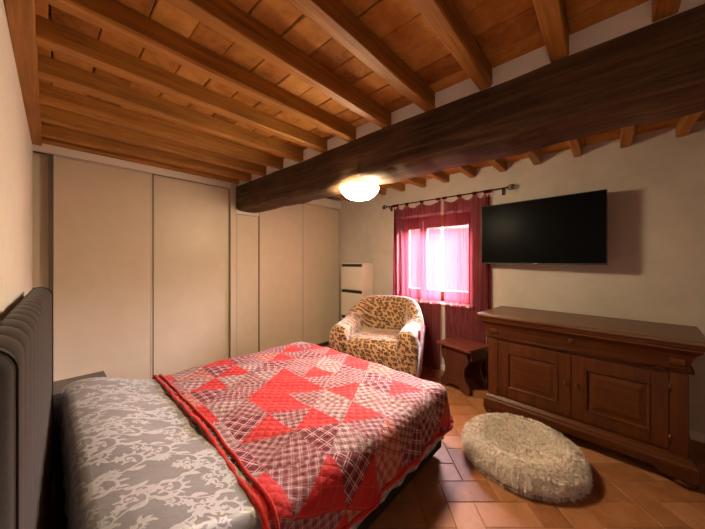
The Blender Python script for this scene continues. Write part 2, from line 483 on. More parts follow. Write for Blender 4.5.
# skirting along the window wall and left wall
struct(MB().box(XR-.012, XR, YN, YB-.05, 0, .075).build('baseboard_right', M['trim_white'], bevel=.004))
bl = struct(MB().box(0, .01, YN-YB+.05, -.05, 0, .075).build('baseboard_left', M['trim_white'], None, (-.092, YB, 0), bevel=.004)); bl.rotation_euler.z = R(-.75)

# ------------------------------------------------------------------ window
win = bpy.data.objects.new('window_1', None); COL.objects.link(win); win.location = (XR+.20, (OY0+OY1)/2, OZ0); struct(win)
hw, hh = (OY1-OY0)/2, OZ1-OZ0
b = MB()
b.box(0, .07, -hw, -hw+.045, 0, hh).box(0, .07, hw-.045, hw, 0, hh).box(0, .07, -hw+.045, hw-.045, hh-.06, hh).box(0, .07, -hw+.045, hw-.045, 0, .05)
b.build('window_frame', M['window_wood'], win, bevel=.004)
for sgn in (-1, 1):
    ya, yb = (.214, hw-.045) if sgn > 0 else (-hw+.045, .206)
    sb = MB()
    sb.box(-.012, .045, ya, ya+.05, .05, hh-.06).box(-.012, .045, yb-.05, yb, .05, hh-.06)
    sb.box(-.012, .045, ya+.05, yb-.05, .05, .165).box(-.012, .045, ya+.05, yb-.05, hh-.175, hh-.06)
    so = sb.build('sash', M['window_wood'], win, bevel=.004)
    MB().box(.012, .018, ya+.045, yb-.045, .155, hh-.165).build('pane', M['glass'], so)
MB().box(-.035, -.012, .165, .189, .52, .56).tube([(-.04, .177, .54), (-.04, .177, .44)], .007).build('handle', M['brass'], win)
struct(MB().box(XR-.045, XR+.20, OY0-.05, OY1+.05, OZ0-.012, OZ0+.018).build('trim_1', M['trim_white'], bevel=.006))
bpy.data.objects['trim_1'].name = 'windowsill'

# ------------------------------------------------------------------ beam, joists
def beam():
    rows = []
    ys = np.linspace(YN+.01, YB-.012, 150)
    xa, xb = 1.69, 2.03
    for y in ys:
        n = lambda k, f: math.sin(y*f + k*1.7)*.5 + math.sin(y*f*2.3 + k*2.9)*.3 + math.sin(y*f*5.1 + k)*.2
        zb = 2.165 + .009*n(1, 1.6) - .008*n(2, 9)
        ins = .05 + .018*n(3, 2.1) + .012*n(4, 13)
        zl = zb + .035 + .02*n(5, 2.4) + .008*n(6, 15)
        zt = 2.485 + .006*n(7, 2)
        rows.append([(xa+.008*n(8, 3), y, zt), (xa+.004*n(9, 4), y, (zt+zl)*.5), (xa+.003*n(10, 6), y, zl+.01),
                     (xa+ins*.45, y, zb+.012+.006*n(11, 17)), (xa+ins, y, zb), ((xa+xb)/2, y, zb-.006), (xb-.06, y, zb+.004*n(12, 11)),
                     (xb-.012, y, zb+.03), (xb, y, zb+.08), (xb, y, zt)])
    b = MB(); b.grid(rows, closed_v=True, smooth=True)
    n = 10; b.f.append(tuple(range(n))); b.sm.append(False)
    o = len(b.v) - n; b.f.append(tuple(o+k for k in range(n))); b.sm.append(False)
    ob = b.build('ceiling_beam', M['beam'])
    e = ob.modifiers.new('edges', 'EDGE_SPLIT'); e.split_angle = R(50)
    return tag(ob, 'massive dark old timber beam crossing the whole room below the joists', 'beam')
beam()
def joist_mesh(L, w, h, seed):
    r = random.Random(seed); rows = []
    n = 26; ph = [r.uniform(0, 6) for _ in range(6)]
    for k in range(n):
        x = L*k/(n-1)
        e = lambda q, f: .0022*math.sin(x*f + ph[q]) + .0012*math.sin(x*f*3.1 + ph[(q+2) % 6])
        c = .009 + .004*math.sin(x*2.2 + ph[0])
        y0, y1, z0 = e(0, 3.3), w + e(1, 2.9), e(2, 2.5)
        rows.append([(x, y0, h), (x, y0, z0+c), (x, y0+c*.8, z0), (x, y1-c*.8, z0), (x, y1, z0+c), (x, y1, h)])
    b = MB(); b.grid(rows, closed_v=True, smooth=False)
    b.f.append(tuple(range(6))); b.sm.append(False); o = len(b.v)-6
    b.f.append(tuple(o+k for k in range(6))); b.sm.append(False)
    return b
ys = [-.21 + .3487*k for k in range(0, 12)]
vis = [y for y in ys if y < 3.6]
for y in vis[::-1]:
    k = vis[::-1].index(y)
    z0 = 2.497
    jo = joist_mesh(1.715-(-.04), .075, ZC1+.004-z0, int(y*100)).build('ceiling_joist', M['joist'], None, (-.04, y, z0))
    tag(jo, 'long honey-brown ceiling joist over the bed, %s out from the wardrobe wall' % ORD[k], 'ceiling joist', 'joists between the left wall and the dark beam')
vis2 = [-.157+.347*k for k in range(-1, 11)]
vis2 = [y for y in vis2 if y < 3.6][::-1]
for k, y in enumerate(vis2):
    z0 = 2.562
    jo = joist_mesh(XR-2.02, .075, ZC2+.004-z0, int(y*77)+5).build('ceiling_joist', M['joist'], None, (2.02, y, z0))
    tag(jo, 'short brown ceiling joist above the window wall, %s out from the wardrobe wall' % ORD[k], 'ceiling joist', 'joists between the dark beam and the window wall')
tag(MB().box(0, .078, 0, YB-YN-.02, 0, .098).build('wall_plate', M['plate'], None, (XL, YN+.01, 2.50), bevel=.006),
    'orange-brown timber running along the top of the left white wall', 'timber')
# last timber over the wardrobe trim
tag(joist_mesh(1.748, .05, .10, 99).build('ceiling_joist', M['joist'], None, (-.035, YB-.045, 2.53)),
    'thin ceiling timber lying directly on the white wardrobe trim', 'ceiling joist', 'joists between the left wall and the dark beam')

# ------------------------------------------------------------------ wardrobes
wl = thing('wardrobe', 'beige built-in sliding-door wardrobe beside the bed, its top under the bed joists', 'wardrobe', (XL, YB, 0))
def door(parent, xa, xb, y, z0, z1, edge=.016, shadow_spans=None):
    d = MB().box(xa+edge, xb-edge, y+.004, y+.022, z0+edge, z1-edge).build('door', M['wardrobe'], parent)
    e = MB().box(xa, xa+edge, y, y+.026, z0, z1).box(xb-edge, xb, y, y+.026, z0, z1)
    e.box(xa+edge, xb-edge, y, y+.026, z1-.012, z1).box(xa+edge, xb-edge, y, y+.026, z0, z0+.03)
    e.build('door_frame', M['ward_edge'], d, bevel=.003)
    if shadow_spans:
        g = MB()
        for a, c in shadow_spans: g.box(a, c, y+.004, y+.03, z0, z1)
        g.build('shadow_strip', M['ward_dark'], d)  # dark strip beside the door edge, shadow of the gap put into colour
    return d
X0 = XL
def lx(x): return x - X0
door(wl, lx(-.113), lx(.045), .055, .07, 2.45)
door(wl, lx(.032), lx(.766), .0, .07, 2.45, .014, [(lx(.002), lx(.032)), (lx(.766), lx(.779))])
door(wl, lx(.78), lx(1.607), .035, .07, 2.45, .014, [(lx(1.607), lx(1.617))])
MB().box(0, lx(1.69), -.004, .03, 2.455, 2.53).build('frame', M['trim_white'], wl, bevel=.003)
MB().box(lx(1.618), lx(1.69), -.0045, .30, .0, 2.535).build('side_panel', M['ward_edge'], wl, bevel=.003)
MB().box(0, lx(1.62), .09, .34, 0, 2.5).build('carcass', M['ward_dark'], wl)
MB().box(0, lx(1.618), .0, .085, 0, .068).build('plinth', M['plinth'], wl)
wr = thing('wardrobe', 'beige built-in wardrobe section under the dark beam end and behind the armchair', 'wardrobe', (1.69, YB, 0))
X0 = 1.69
MB().box(lx(1.712), lx(2.02), .012, .03, .07, 2.125).build('door', M['wardrobe'], wr, bevel=.003)
door(wr, lx(2.032), lx(2.795), .0, .07, 2.45, .012, [(lx(2.023), lx(2.032)), (lx(2.795), lx(2.801))])
door(wr, lx(2.795), lx(3.645), .03, .07, 2.45, .016)
MB().box(.002, lx(1.707), -.002, .03, 0, 2.13).build('side_panel', M['ward_edge'], wr, bevel=.003)
MB().box(.002, lx(2.022), -.002, .03, 2.13, 2.19).box(lx(2.04), lx(3.66), -.004, .05, 2.455, 2.60).build('frame', M['trim_white'], wr, bevel=.003)
MB().box(.005, lx(3.65), .07, .34, 0, 2.5).build('carcass', M['ward_dark'], wr)
MB().box(0, lx(3.65), .032, .068, 0, .068).build('plinth', M['plinth'], wr)

# ------------------------------------------------------------------ bed
bed = thing('bed', 'double bed with tall channel-tufted dark grey headboard and low dark base', 'bed', (0, 0, 0))
BY0, BY1, BX1 = .955, 2.68, 2.08
MB().box(.03, BX1, BY0, BY1, .045, .34).build('base', M['bedbase'], bed, bevel=.02, seg=3)
for fx_ in (.10, BX1-.07):
    for fy_ in (BY0+.06, BY1-.06):
        MB().lathe([(.02, 0), (.024, .045)], (fx_, fy_, 0), 14).build('foot', M['black'], bed)
MB().box(.06, BX1-.03, BY0+.02, BY1-.02, .34, .51).build('mattress', M['mattress'], bed, bevel=.04, seg=3)
def headboard():
    HY0, HY1, HT, xf = .86, 2.74, 1.328, .020
    nch = 15; per = (HY1-HY0)/nch
    rows = []
    for k in range(nch*10+1):
        y = HY0 + (HY1-HY0)*k/(nch*10)
        ph = ((y-HY0)/per) % 1.0
        puff = (abs(math.sin(PI*ph))**.45)*.022 - .022
        end = min(1., min(y-HY0, HY1-y)/.03); er = .03*(1-math.sqrt(max(0, 1-(1-end)**2)))
        prof = []; lean = 1-(y-HY0)/(HY1-HY0); xb = -.078 - .034*lean
        xf2 = xf + puff*.8 - er*.5 - .066*lean; zt = HT + puff*.8 - er
        rad = .055
        prof.append((xb, y, .05)); prof.append((xb, y, zt-.02)); prof.append((xb+.012, y, zt-.004))
        for a in np.linspace(0, PI/2, 8):
            prof.append((xf2-rad+rad*math.sin(a), y, zt-rad+rad*math.cos(a)))
        for zz in np.linspace(zt-rad-.1, .05, 10): prof.append((xf2, y, zz))
        rows.append(prof)
    b = MB(); b.grid(rows, closed_v=True, smooth=True)
    n = len(rows[0]); b.f.append(tuple(range(n))); b.sm.append(False); o = len(b.v)-n
    b.f.append(tuple(o+k for k in range(n))); b.sm.append(False)
    h = b.build('headboard', M['velvet'], bed)
    # piping along the near end
    p = rows[5]; pts = [Vector(q) for q in p[2:]]
    MB().tube([(q.x+.001, q.y-.022, q.z+.001) for q in pts], .0025, 6).build('piping', M['velvet_seam'], h)
    q = rows[-6]; MB().tube([(v[0]+.001, v[1]+.02, v[2]+.001) for v in q[2:]], .004, 6).build('piping', M['velvet_seam'], h)
headboard()

# draped covers -------------------------------------------------------
def drape(S, T, sx0, sx1, ty0, ty1, top, Ds0, Ds1, Dt0, Dt1, r, flare=.10):
    """cloth over a bed top: S along the bed, T across; returns positions"""
    ds = np.where(S > sx1, S-sx1, np.where(S < sx0, S-sx0, 0.)); dt = np.where(T > ty1, T-ty1, np.where(T < ty0, T-ty0, 0.))
    Ls = np.abs(ds)/np.where(ds > 0, Ds1, max(Ds0, 1e-6)); Lt = np.abs(dt)/np.where(dt > 0, Dt1, Dt0)
    D = np.where(Ls > Lt, np.where(ds > 0, Ds1, Ds0), np.where(dt > 0, Dt1, Dt0))
    Ln = np.maximum(Ls, Lt)*D
    nrm = np.hypot(ds, dt); nrm[nrm < 1e-9] = 1
    nx, ny = ds/nrm, dt/nrm
    ang = np.minimum(Ln/r, PI/2)
    rest = np.maximum(Ln - r*PI/2, 0)
    h = r*np.sin(ang) + flare*rest
    drop = r*(1-np.cos(ang)) + rest*.985
    X = np.clip(S, sx0, sx1) + nx*h; Y = np.clip(T, ty0, ty1) + ny*h
    Z = top(np.clip(S, sx0, sx1), np.clip(T, ty0, ty1)) - drop
    return X, Y, Z, rest, nx, ny

def floral(nx_, ny_, res):
    """scrolling acanthus pattern rasterised as the cloth's own weave"""
    img = np.zeros((nx_, ny_), np.float32)
    def disc(x, y, r):
        i0, i1 = int((x-r)/res)-1, int((x+r)/res)+2; j0, j1 = int((y-r)/res)-1, int((y+r)/res)+2
        i0, j0 = max(i0, 0), max(j0, 0); i1, j1 = min(i1, nx_), min(j1, ny_)
        if i1 <= i0 or j1 <= j0: return
        I, J = np.ogrid[i0:i1, j0:j1]
        d = np.hypot(I*res-x, J*res-y)
        img[i0:i1, j0:j1] = np.maximum(img[i0:i1, j0:j1], np.clip((r-d)/res+.5, 0, 1))
    def stroke(pts, r0, r1):
        n = len(pts)
        for k, (x, y) in enumerate(pts): disc(x, y, r0 + (r1-r0)*k/max(1, n-1))
    def leaf(x, y, a, L, w, curl):
        n = max(8, int(L/.0015)); px, py, aa = x, y, a
        for k in range(n):
            f = k/(n-1); disc(px, py, max(.0012, w*math.sin(PI*min(1, f*.93+.05))**.8*(1-.35*f)))
            px += math.cos(aa)*L/n; py += math.sin(aa)*L/n; aa += curl/n
    def spiral(x, y, a, size, sgn, depth=0):
        n = int(size*7/.002); px, py, aa = x, y, a; step = size*4.2/n
        for k in range(n):
            f = k/n
            disc(px, py, .0032*(1-.45*f) + .0008)
            px += math.cos(aa)*step; py += math.sin(aa)*step
            aa += sgn*step/(size*(1.05-.92*f))
            if k % max(1, n//9) == n//18 and f < .85:
                leaf(px, py, aa - sgn*1.0, size*(.75-.4*f), size*.15, -sgn*1.3)
                if depth == 0: leaf(px, py, aa - sgn*.45, size*(.5-.3*f), size*.105, sgn*1.1)
        for q in range(5):
            leaf(px, py, aa + q*2*PI/5, size*.28, size*.10, .6)
    P = .36
    for row, yc in enumerate(np.arange(0, ny_*res+.2, .150)):
        wave = lambda t: yc + .032*math.sin(2*PI*t/P + row*2.2)
        stroke([(t, wave(t)) for t in np.arange(-.2, nx_*res+.2, .002)], .0034, .0034)
        t = -.2 + (row*.61 % 1)*.18; sg = 1 if row % 2 else -1
        while t < nx_*res+.1:
            y = wave(t)
            spiral(t, y, sg*random.uniform(.7, 1.0), random.uniform(.052, .064), sg)
            spiral(t+.09, wave(t+.09), -sg*random.uniform(.8, 1.1), random.uniform(.026, .034), -sg, 1)
            leaf(t+.03, wave(t+.03), -sg*random.uniform(.8, 1.1), .070, .0145, sg*2.0)
            leaf(t+.05, wave(t+.05), -sg*random.uniform(.3, .6), .062, .012, sg*1.5)
            leaf(t+.13, wave(t+.13), sg*random.uniform(.5, .9), .066, .0135, -sg*1.8)
            for q in range(5): leaf(t+.11, y - sg*.075, q*2*PI/5 + t, .026, .009, .5)
            sg = -sg; t += P*.5
    r0 = int(.035/res)
    for q in range(1600):
        i, j = random.randrange(r0, nx_-r0), random.randrange(r0, ny_-r0)
        if img[i-r0:i+r0:3, j-r0:j+r0:3].mean() > .11: continue
        x, y, sg, a0 = i*res, j*res, random.choice((-1, 1)), random.uniform(0, 6.28)
        spiral(x, y, a0, random.uniform(.022, .030), sg, 1)
        for w in range(3): leaf(x, y, a0 + 2.2 + w*.9, random.uniform(.035, .05), .009, sg*1.6)
    return img

rF = .002
FL = floral(int(2.9/rF), int(2.9/rF), rF)

# grey duvet: s along the bed from the head, t across
s_ax = np.concatenate([np.linspace(-.16, .78, 300), np.linspace(.80, 2.46, 110)])
t_ax = np.linspace(.60, 3.06, 760)
S, T = np.meshgrid(s_ax, t_ax, indexing='ij')
def duv_top(s, t):
    z = .538 - .022*np.clip((s-.575)/.05, 0, 1) + .135*np.exp(-((s-.15)/.30)**2) + .006*np.sin(t*5.1+s*3) + .004*np.sin(t*11+1+s*7)
    z = z + .012*np.exp(-((s-.2)/.2)**2)*np.cos((t-1.0)*2*PI/.9)
    z = z - .006*np.clip(s-1.2, 0, 1)
    return z
X, Y, Z, rest, nx_, ny_ = drape(S, T, .12, 2.02, 1.0, 2.66, duv_top, .28, .42, .375, .40, .06, .035)
wav = np.sin(T*34)*.006*(nx_ != 0) + np.sin(S*31+1)*.006*(ny_ != 0)
k = np.clip(rest/.15, 0, 1)
X = X + nx_*wav*k; Y = Y + ny_*wav*k
Z = Z + np.sin(S*40+T*37)*.006*np.clip(rest/.2, 0, 1)
vd = np.stack([X, Y, Z], -1).reshape(-1, 3)
duvet = np_mesh('duvet', vd, grid_faces(*S.shape), M['duvet'])
set_uv(duvet, np.stack([S, T], -1).reshape(-1, 2))
ii = np.clip(((S+.3)/rF).astype(int), 0, FL.shape[0]-1); jj = np.clip(((T-.4)/rF).astype(int), 0, FL.shape[1]-1)
set_attr(duvet, 'flor', FL[ii, jj].ravel())
tag(duvet, 'grey duvet cover with pale scrolling leaf pattern, spread over the bed below the red quilt', 'duvet')

# patchwork quilt
s_ax = np.linspace(.585, 2.40, 300); t_ax = np.linspace(.66, 3.0, 380)
S, T = np.meshgrid(s_ax, t_ax, indexing='ij')
def q_top(s, t):
    lump = .004*np.sin(s*9+t*4) + .004*np.sin(t*8-s*3+2) + .0025*np.sin(s*23+t*19) + .0025*np.sin(s*17-t*26)
    return .556 + lump - .008*np.clip(s-1.2, 0, 1) + .010*np.exp(-((s-.6)/.05)**2)
SX = S - .05*np.clip((1.6-T)/.7, 0, 1)*np.clip((.9-S)/.3, 0, 1)
Dt0 = .34
X, Y, Z, rest, nx_, ny_ = drape(SX, T, .3, 2.035, .985, 2.68, q_top, .3, .325, .29, .30, .085, .14)
fold = np.clip(rest/.2, 0, 1)
wv = .012*np.sin(S*13+.6) + .007*np.sin(S*29+1)
wu = .012*np.sin(T*12+.4) + .007*np.sin(T*27)
Y = Y + ny_*wv*fold; X = X + nx_*wu*fold
Z = Z + fold*(.010*np.sin(S*9)*(np.abs(ny_) > 0) + .008*np.sin(T*10)*(np.abs(nx_) > 0))
vq = np.stack([X, Y, Z], -1)
quilt = np_mesh('quilt', vq.reshape(-1, 3), grid_faces(*S.shape), M['quilt'])
set_uv(quilt, np.stack([S, T], -1).reshape(-1, 2))
edge = np.minimum.reduce([S-s_ax[0], s_ax[-1]-S, T-t_ax[0], t_ax[-1]-T])
set_attr(quilt, 'hem', (edge-.0).ravel())
sol = quilt.modifiers.new('padding', 'SOLIDIFY'); sol.thickness = .012; sol.offset = -1
tag(quilt, 'red patchwork quilt of plaid and plain triangles covering the foot end of the bed', 'quilt')
loop = [vq[i, 0] for i in range(0, 300, 3)] + [vq[-1, j] for j in range(0, 380, 3)] + [vq[i, -1] for i in range(299, -1, -3)] + [vq[0, j] for j in range(379, -1, -3)]
fl = MB()
pp = [Vector(p) for p in loop]
fl.tube([(p.x, p.y, p.z+.001) for p in pp], [.013 + .003*math.sin(i*.9) for i in range(len(pp))], 8)
fl.build('binding', M['red_trim'], quilt)
# second roll beside the head-side hem
roll = [(vq[6, j][0], vq[6, j][1], vq[6, j][2]+.006) for j in range(0, 380, 4)]
MB().tube(roll, .008, 8).build('piping', M['red_trim'], quilt)

# ------------------------------------------------------------------ nightstand
ns = thing('nightstand', 'low dark nightstand between the headboard and the wardrobe', 'nightstand', (.135, 2.98, 0))
MB().box(-.19, .17, -.16, .16, .05, .548).build('body', M['night'], ns, bevel=.004)
MB().box(-.20, .185, -.15, .17, .548, .572).build('top', M['night_top'], ns, bevel=.004)
for z in (.07, .31):
    dr = MB().box(.17, .186, -.15, .15, z, z+.225).build('drawer', M['night'], ns, bevel=.003)
    MB().lathe([(.008, 0), (.012, .014), (.010, .02)], (.186, 0, z+.11), 12, 'x').build('knob', M['brass'], dr)
for a in (-.16, .14):
    for c in (-.13, .13): MB().box(a-.015, a+.015, c-.015, c+.015, 0, .05).build('foot', M['night'], ns)

# ------------------------------------------------------------------ shoe cabinet
sc_ = thing('shoe_cabinet', 'tall narrow white flap-door cabinet in the corner behind the armchair', 'cabinet', (3.36, 3.11, 0))
MB().box(.02, .285, -.24, .24, 0, 1.465).build('body', M['shoe'], sc_, bevel=.002)
zt = 1.45
for k in range(3):
    za = zt - .43*(k+1) + .012
    d = MB().box(0, .02, -.234, .234, za, zt - .43*k - .045).build('door', M['shoe'], sc_, bevel=.003)
    MB().box(.004, .021, -.215, .215, zt - .43*k - .045, zt - .43*k).build('handle_slot', M['black'], d)

# ------------------------------------------------------------------ armchair
ch = thing('armchair', 'leopard print plush armchair with rounded back between bed and window', 'armchair', (2.95, 2.20, 0), R(20))
def super_box(x0, x1, y0, y1, z0, z1, n=5):
    """subdivided block to be rounded by bevel+subsurf"""
    return MB().box(x0, x1, y0, y1, z0, z1)
# U-shaped shell of arms and back as a lofted pad
def shell_rows(t0, t1, n):
    rows = []
    hw_, bx, rad = .43, .34, .30
    def path(t):
        # t 0..1 from the far arm front around the back to the near arm front
        Ls = .45; La = rad*PI/2; Lb = 2*(hw_-rad); tot = 2*Ls + 2*La + Lb
        d = t*tot
        xs = bx - rad - Ls
        if d < Ls: return xs + d, hw_, 0, 1
        d -= Ls
        if d < La:
            a = d/rad; return bx-rad+rad*math.sin(a), hw_-rad+rad*math.cos(a), math.sin(a), math.cos(a)
        d -= La
        if d < Lb: return bx, hw_-rad-d, 1, 0
        d -= Lb
        if d < La:
            a = d/rad; return bx-rad+rad*math.cos(a), -(hw_-rad)-rad*math.sin(a), math.cos(a), -math.sin(a)
        d -= La
        return bx-rad-d, -hw_, 0, -1
    for k in range(n+1):
        t = t0 + (t1-t0)*k/n
        x, y, nx, ny = path(t)
        u = abs(t-.5)*2
        b_ = 1/(1+math.exp((u-.47)*(12 if t < .5 else 16)))
        ht = .735 + .275*b_ - .02*max(0, u-.85)/.15
        th = .105 + .025*(1-b_)
        lean = .05*b_
        prof = []
        wob = .004*math.sin(t*60)
        # section in (outward, z)
        for (o, z) in ((-.80, .20), (-.95, .36), (-1.0, ht-.20), (-.98, ht-.11), (-.80, ht-.035), (-.40, ht-.003), (.1, ht), (.55, ht-.03), (.90, ht-.10), (1.0, ht-.22), (.92, .40), (.74, .10), (.70, .06)):
            oo = o*th*.98 + lean*max(0, (z-.45)/.5) + wob
            prof.append((x + nx*oo, y + ny*oo, z))
        rows.append(prof)
    return rows
def cap_rows(b, rows):
    n = len(rows[0]); b.grid(rows, closed_v=True, smooth=True)
def shell_part(t0, t1, n, name):
    rows = shell_rows(t0, t1, n)
    # round off open front end
    def closed(rw, nxt):
        c = Vector((0,0,0))
        for p in rw: c += Vector(p)
        c /= len(rw); d = (Vector(rw[0]) - Vector(nxt[0])).normalized()
        return [[tuple(c + (Vector(p)-c)*s + d*o) for p in rw] for s, o in ((.0, .045), (.55, .042), (.82, .030), (.95, .012))]
    if t0 < .01: rows = closed(rows[0], rows[1]) + rows
    if t1 > .99: rows = rows + closed(rows[-1], rows[-2])[::-1]
    b = MB(); b.grid(rows, closed_v=True, smooth=True)
    return b.build(name, M['leopard'], ch, sub=1)
shell_part(0, .262, 14, 'armrest')
shell_part(.258, .742, 34, 'backrest')
shell_part(.738, 1, 14, 'armrest')
def pad(name, x0, x1, y0, y1, z0, z1, mat, parent, r=.06, crown=0.):
    nx, ny = 18, 20; b = MB()
    def rows(top):
        out = []
        for i in range(nx+1):
            row = []
            for j in range(ny+1):
                u, v = i/nx*2-1, j/ny*2-1
                e = (1-abs(u)**7)*(1-abs(v)**7)
                z = (z1 - r*(1-e**.5) + crown*(1-u*u)*(1-v*v) + .006*math.sin(u*5+v*4)) if top else z0
                row.append((x0+(x1-x0)*i/nx, y0+(y1-y0)*j/ny, z))
            out.append(row)
        return out
    t = rows(True); b.grid(t); bt = rows(False); b.grid(bt)
    ring = [(i, 0) for i in range(nx+1)] + [(nx, j) for j in range(1, ny+1)] + [(i, ny) for i in range(nx-1, -1, -1)] + [(0, j) for j in range(ny-1, 0, -1)]
    N = (nx+1)*(ny+1)
    for k in range(len(ring)):
        a, c = ring[k], ring[(k+1) % len(ring)]
        ia, ic = a[0]*(ny+1)+a[1], c[0]*(ny+1)+c[1]
        b.f.append((ia, ic, N+ic, N+ia)); b.sm.append(True)
    return b.build(name, mat, parent)
pad('seat', -.40, .26, -.335, .335, .30, .57, M['leopard'], ch, .06, .015)
b = MB()
fr = []
for z, x in ((.05, -.395), (.12, -.405), (.30, -.415), (.46, -.42), (.52, -.40), (.535, -.36)):
    fr.append([(x - .012*math.cos(y*3.2), y, z) for y in np.linspace(-.47, .47, 24)])
b.grid(fr); bk = [[(-.30, p[1], p[2]) for p in r_] for r_ in fr]; b.grid(bk)
for e in (0, 23):
    b.grid([[r_[e] for r_ in fr], [r_[e] for r_ in bk]])
b.grid([fr[0], bk[0]]); b.grid([fr[-1], bk[-1]])
b.build('front_panel', M['leopard'], ch)
for a in (-.33, .36):
    for c in (-.34, .34): MB().lathe([(.025, 0), (.03, .07)], (a*.9, c, 0), 12).build('foot', M['black'], ch)
# loose red cloth hanging at the near side of the chair
rows = []
for k in range(15):
    z = .71 - .60*k/14; f = k/14
    row = []
    for j in range(9):
        u = j/8
        x = -.34 + (.52 - .40*f)*u
        row.append((x, -.545 + .03*f - .016*math.sin(u*7+f*2) - .012*f*math.sin(u*5), z - .05*u*(1-f)))
    rows.append(row)
rc = MB().grid(rows).build('side_cloth', M['red_cloth'], ch)
rc.modifiers.new('thick', 'SOLIDIFY').thickness = .008
rc['label'] = 'red cloth showing at the side of the cover'

# ------------------------------------------------------------------ stool
st = thing('stool', 'dark wooden trestle stool with flat top, under the window beside the dresser', 'stool', (3.355, 1.28, 0), R(-15))
MB().box(-.205, .205, -.235, .235, .49, .52).build('seat', M['stool_top'], st, bevel=.008, seg=3)
out = [(-.19, 0), (-.13, 0), (-.115, .02), (-.06, .055), (0, .06), (.06, .055), (.115, .02), (.13, 0), (.19, 0), (.20, .05), (.185, .09), (.155, .125),
       (.135, .18), (.13, .25), (.145, .30), (.175, .335), (.185, .37), (.17, .41), (.175, .49)]
full = out + [(-u, w) for u, w in out[::-1][:-1]]
full = [p for i, p in enumerate(full) if i == 0 or p != full[i-1]]
for x in (-.165, .135):
    # outline: left foot to right foot along the bottom, then up the right edge and down the left one
    ol = out[:9] + out[9:] + [(-u, w) for u, w in out[9:][::-1]]
    MB().prism(ol, x, x+.03, 'x').build('leg', M['stool'], st, bevel=.003)
for ya in (-.21, .185): MB().box(-.135, .135, ya, ya+.025, .38, .49).build('apron', M['stool'], st)
MB().box(-.135, .135, -.012, .012, .16, .20).build('stretcher', M['stool'], st)

# ------------------------------------------------------------------ dresser
DW = 1.27
dr = thing('dresser', 'walnut brown two-door sideboard with flared frieze below the television', 'sideboard', (3.18, .22, 0), R(-4))
hx, hy = .27, DW/2                                                   # body half sizes; front faces -x
MB().box(-hx, hx, -hy, hy, .19, .76).build('body', M['dresser_z'], dr, bevel=.004)
# flared frieze drawer front, swept round three sides
def sweep3(prof, name, mat, parent, x_front=-hx, x_back=hx, y=hy):
    """profile of (outward, z) swept along the left side, front and right side"""
    rows = []
    path = [((x_back, y), (0, 1)), ((x_front, y), (-1, 1)), ((x_front, -y), (-1, -1)), ((x_back, -y), (0, -1))]
    for (px, py), (nx, ny) in path:
        rows.append([(px+nx*o, py+ny*o, z) for o, z in prof])
    b = MB(); n = len(prof)
    b.grid(rows, closed_v=True, smooth=False)
    b.f.append(tuple(range(n))); b.sm.append(False); o = len(b.v)-n; b.f.append(tuple(o+k for k in range(n))); b.sm.append(False)
    return b.build(name, mat, parent)
sweep3([(-.03, .775), (.004, .775), (.006, .80), (.014, .84), (.028, .875), (.048, .90), (.060, .912), (.060, .925), (.068, .935), (.068, .955), (-.03, .955)], 'frieze', M['dresser_x'], dr)
MB().box(-hx+.0, hx, -hy, hy, .76, .955).build('upper_case', M['dresser_x'], dr)
MB().box(-hx-.085, hx+.05, -hy-.085, hy+.085, .955, .985).build('top', M['dresser_top'], dr, bevel=.010, seg=4)
def rope(z, off, r, name):
    path = [(hx-.02, hy+off, z), (-hx-off, hy+off, z), (-hx-off, -hy-off, z), (hx-.02, -hy-off, z)]
    b = MB(); b.tube(path, r, 8)
    pts = []
    segs = list(zip(path[:-1], path[1:]))
    for a, c in segs:
        L = (Vector(c)-Vector(a)).length; n = int(L/.014)
        for k in range(n):
            p = Vector(a).lerp(Vector(c), (k+.5)/n); d = (Vector(c)-Vector(a)).normalized()
            u = Vector((d.y, -d.x, 0))
            b.tube([p - d*.008 + u*r*.4 - Vector((0,0,r)), p + u*r*.95, p + d*.008 + u*r*.4 + Vector((0,0,r))], r*.30, 5)
    return b.build(name, M['dresser_x'], dr)
rope(.764, .012, .011, 'rope_moulding')
sweep3([(-.02, .085), (.038, .085), (.038, .14), (.034, .15), (.028, .158), (.026, .172), (.016, .185), (.006, .195), (-.02, .195)], 'plinth_moulding', M['dresser_x'], dr)
# shaped bracket ends under the plinth, then bun feet
for sg in (-1, 1):
    ol = [(sg*(hy+.037), .10), (sg*(hy+.037), .052), (sg*(hy-.09), .052), (sg*(hy-.13), .06), (sg*(hy-.15), .076), (sg*(hy-.21), .10)]
    MB().prism(ol, -hx-.039, -hx-.02, 'x').build('bracket', M['dresser_x'], dr)
for fx_ in (-hx+.02, hx-.06):
    for sg in (-1, 1):
        MB().lathe([(.03, 0), (.055, .006), (.066, .022), (.062, .038), (.045, .05), (.04, .056)], (fx_, sg*(hy-.02), 0), 24).build('foot', M['dresser_z'], dr)
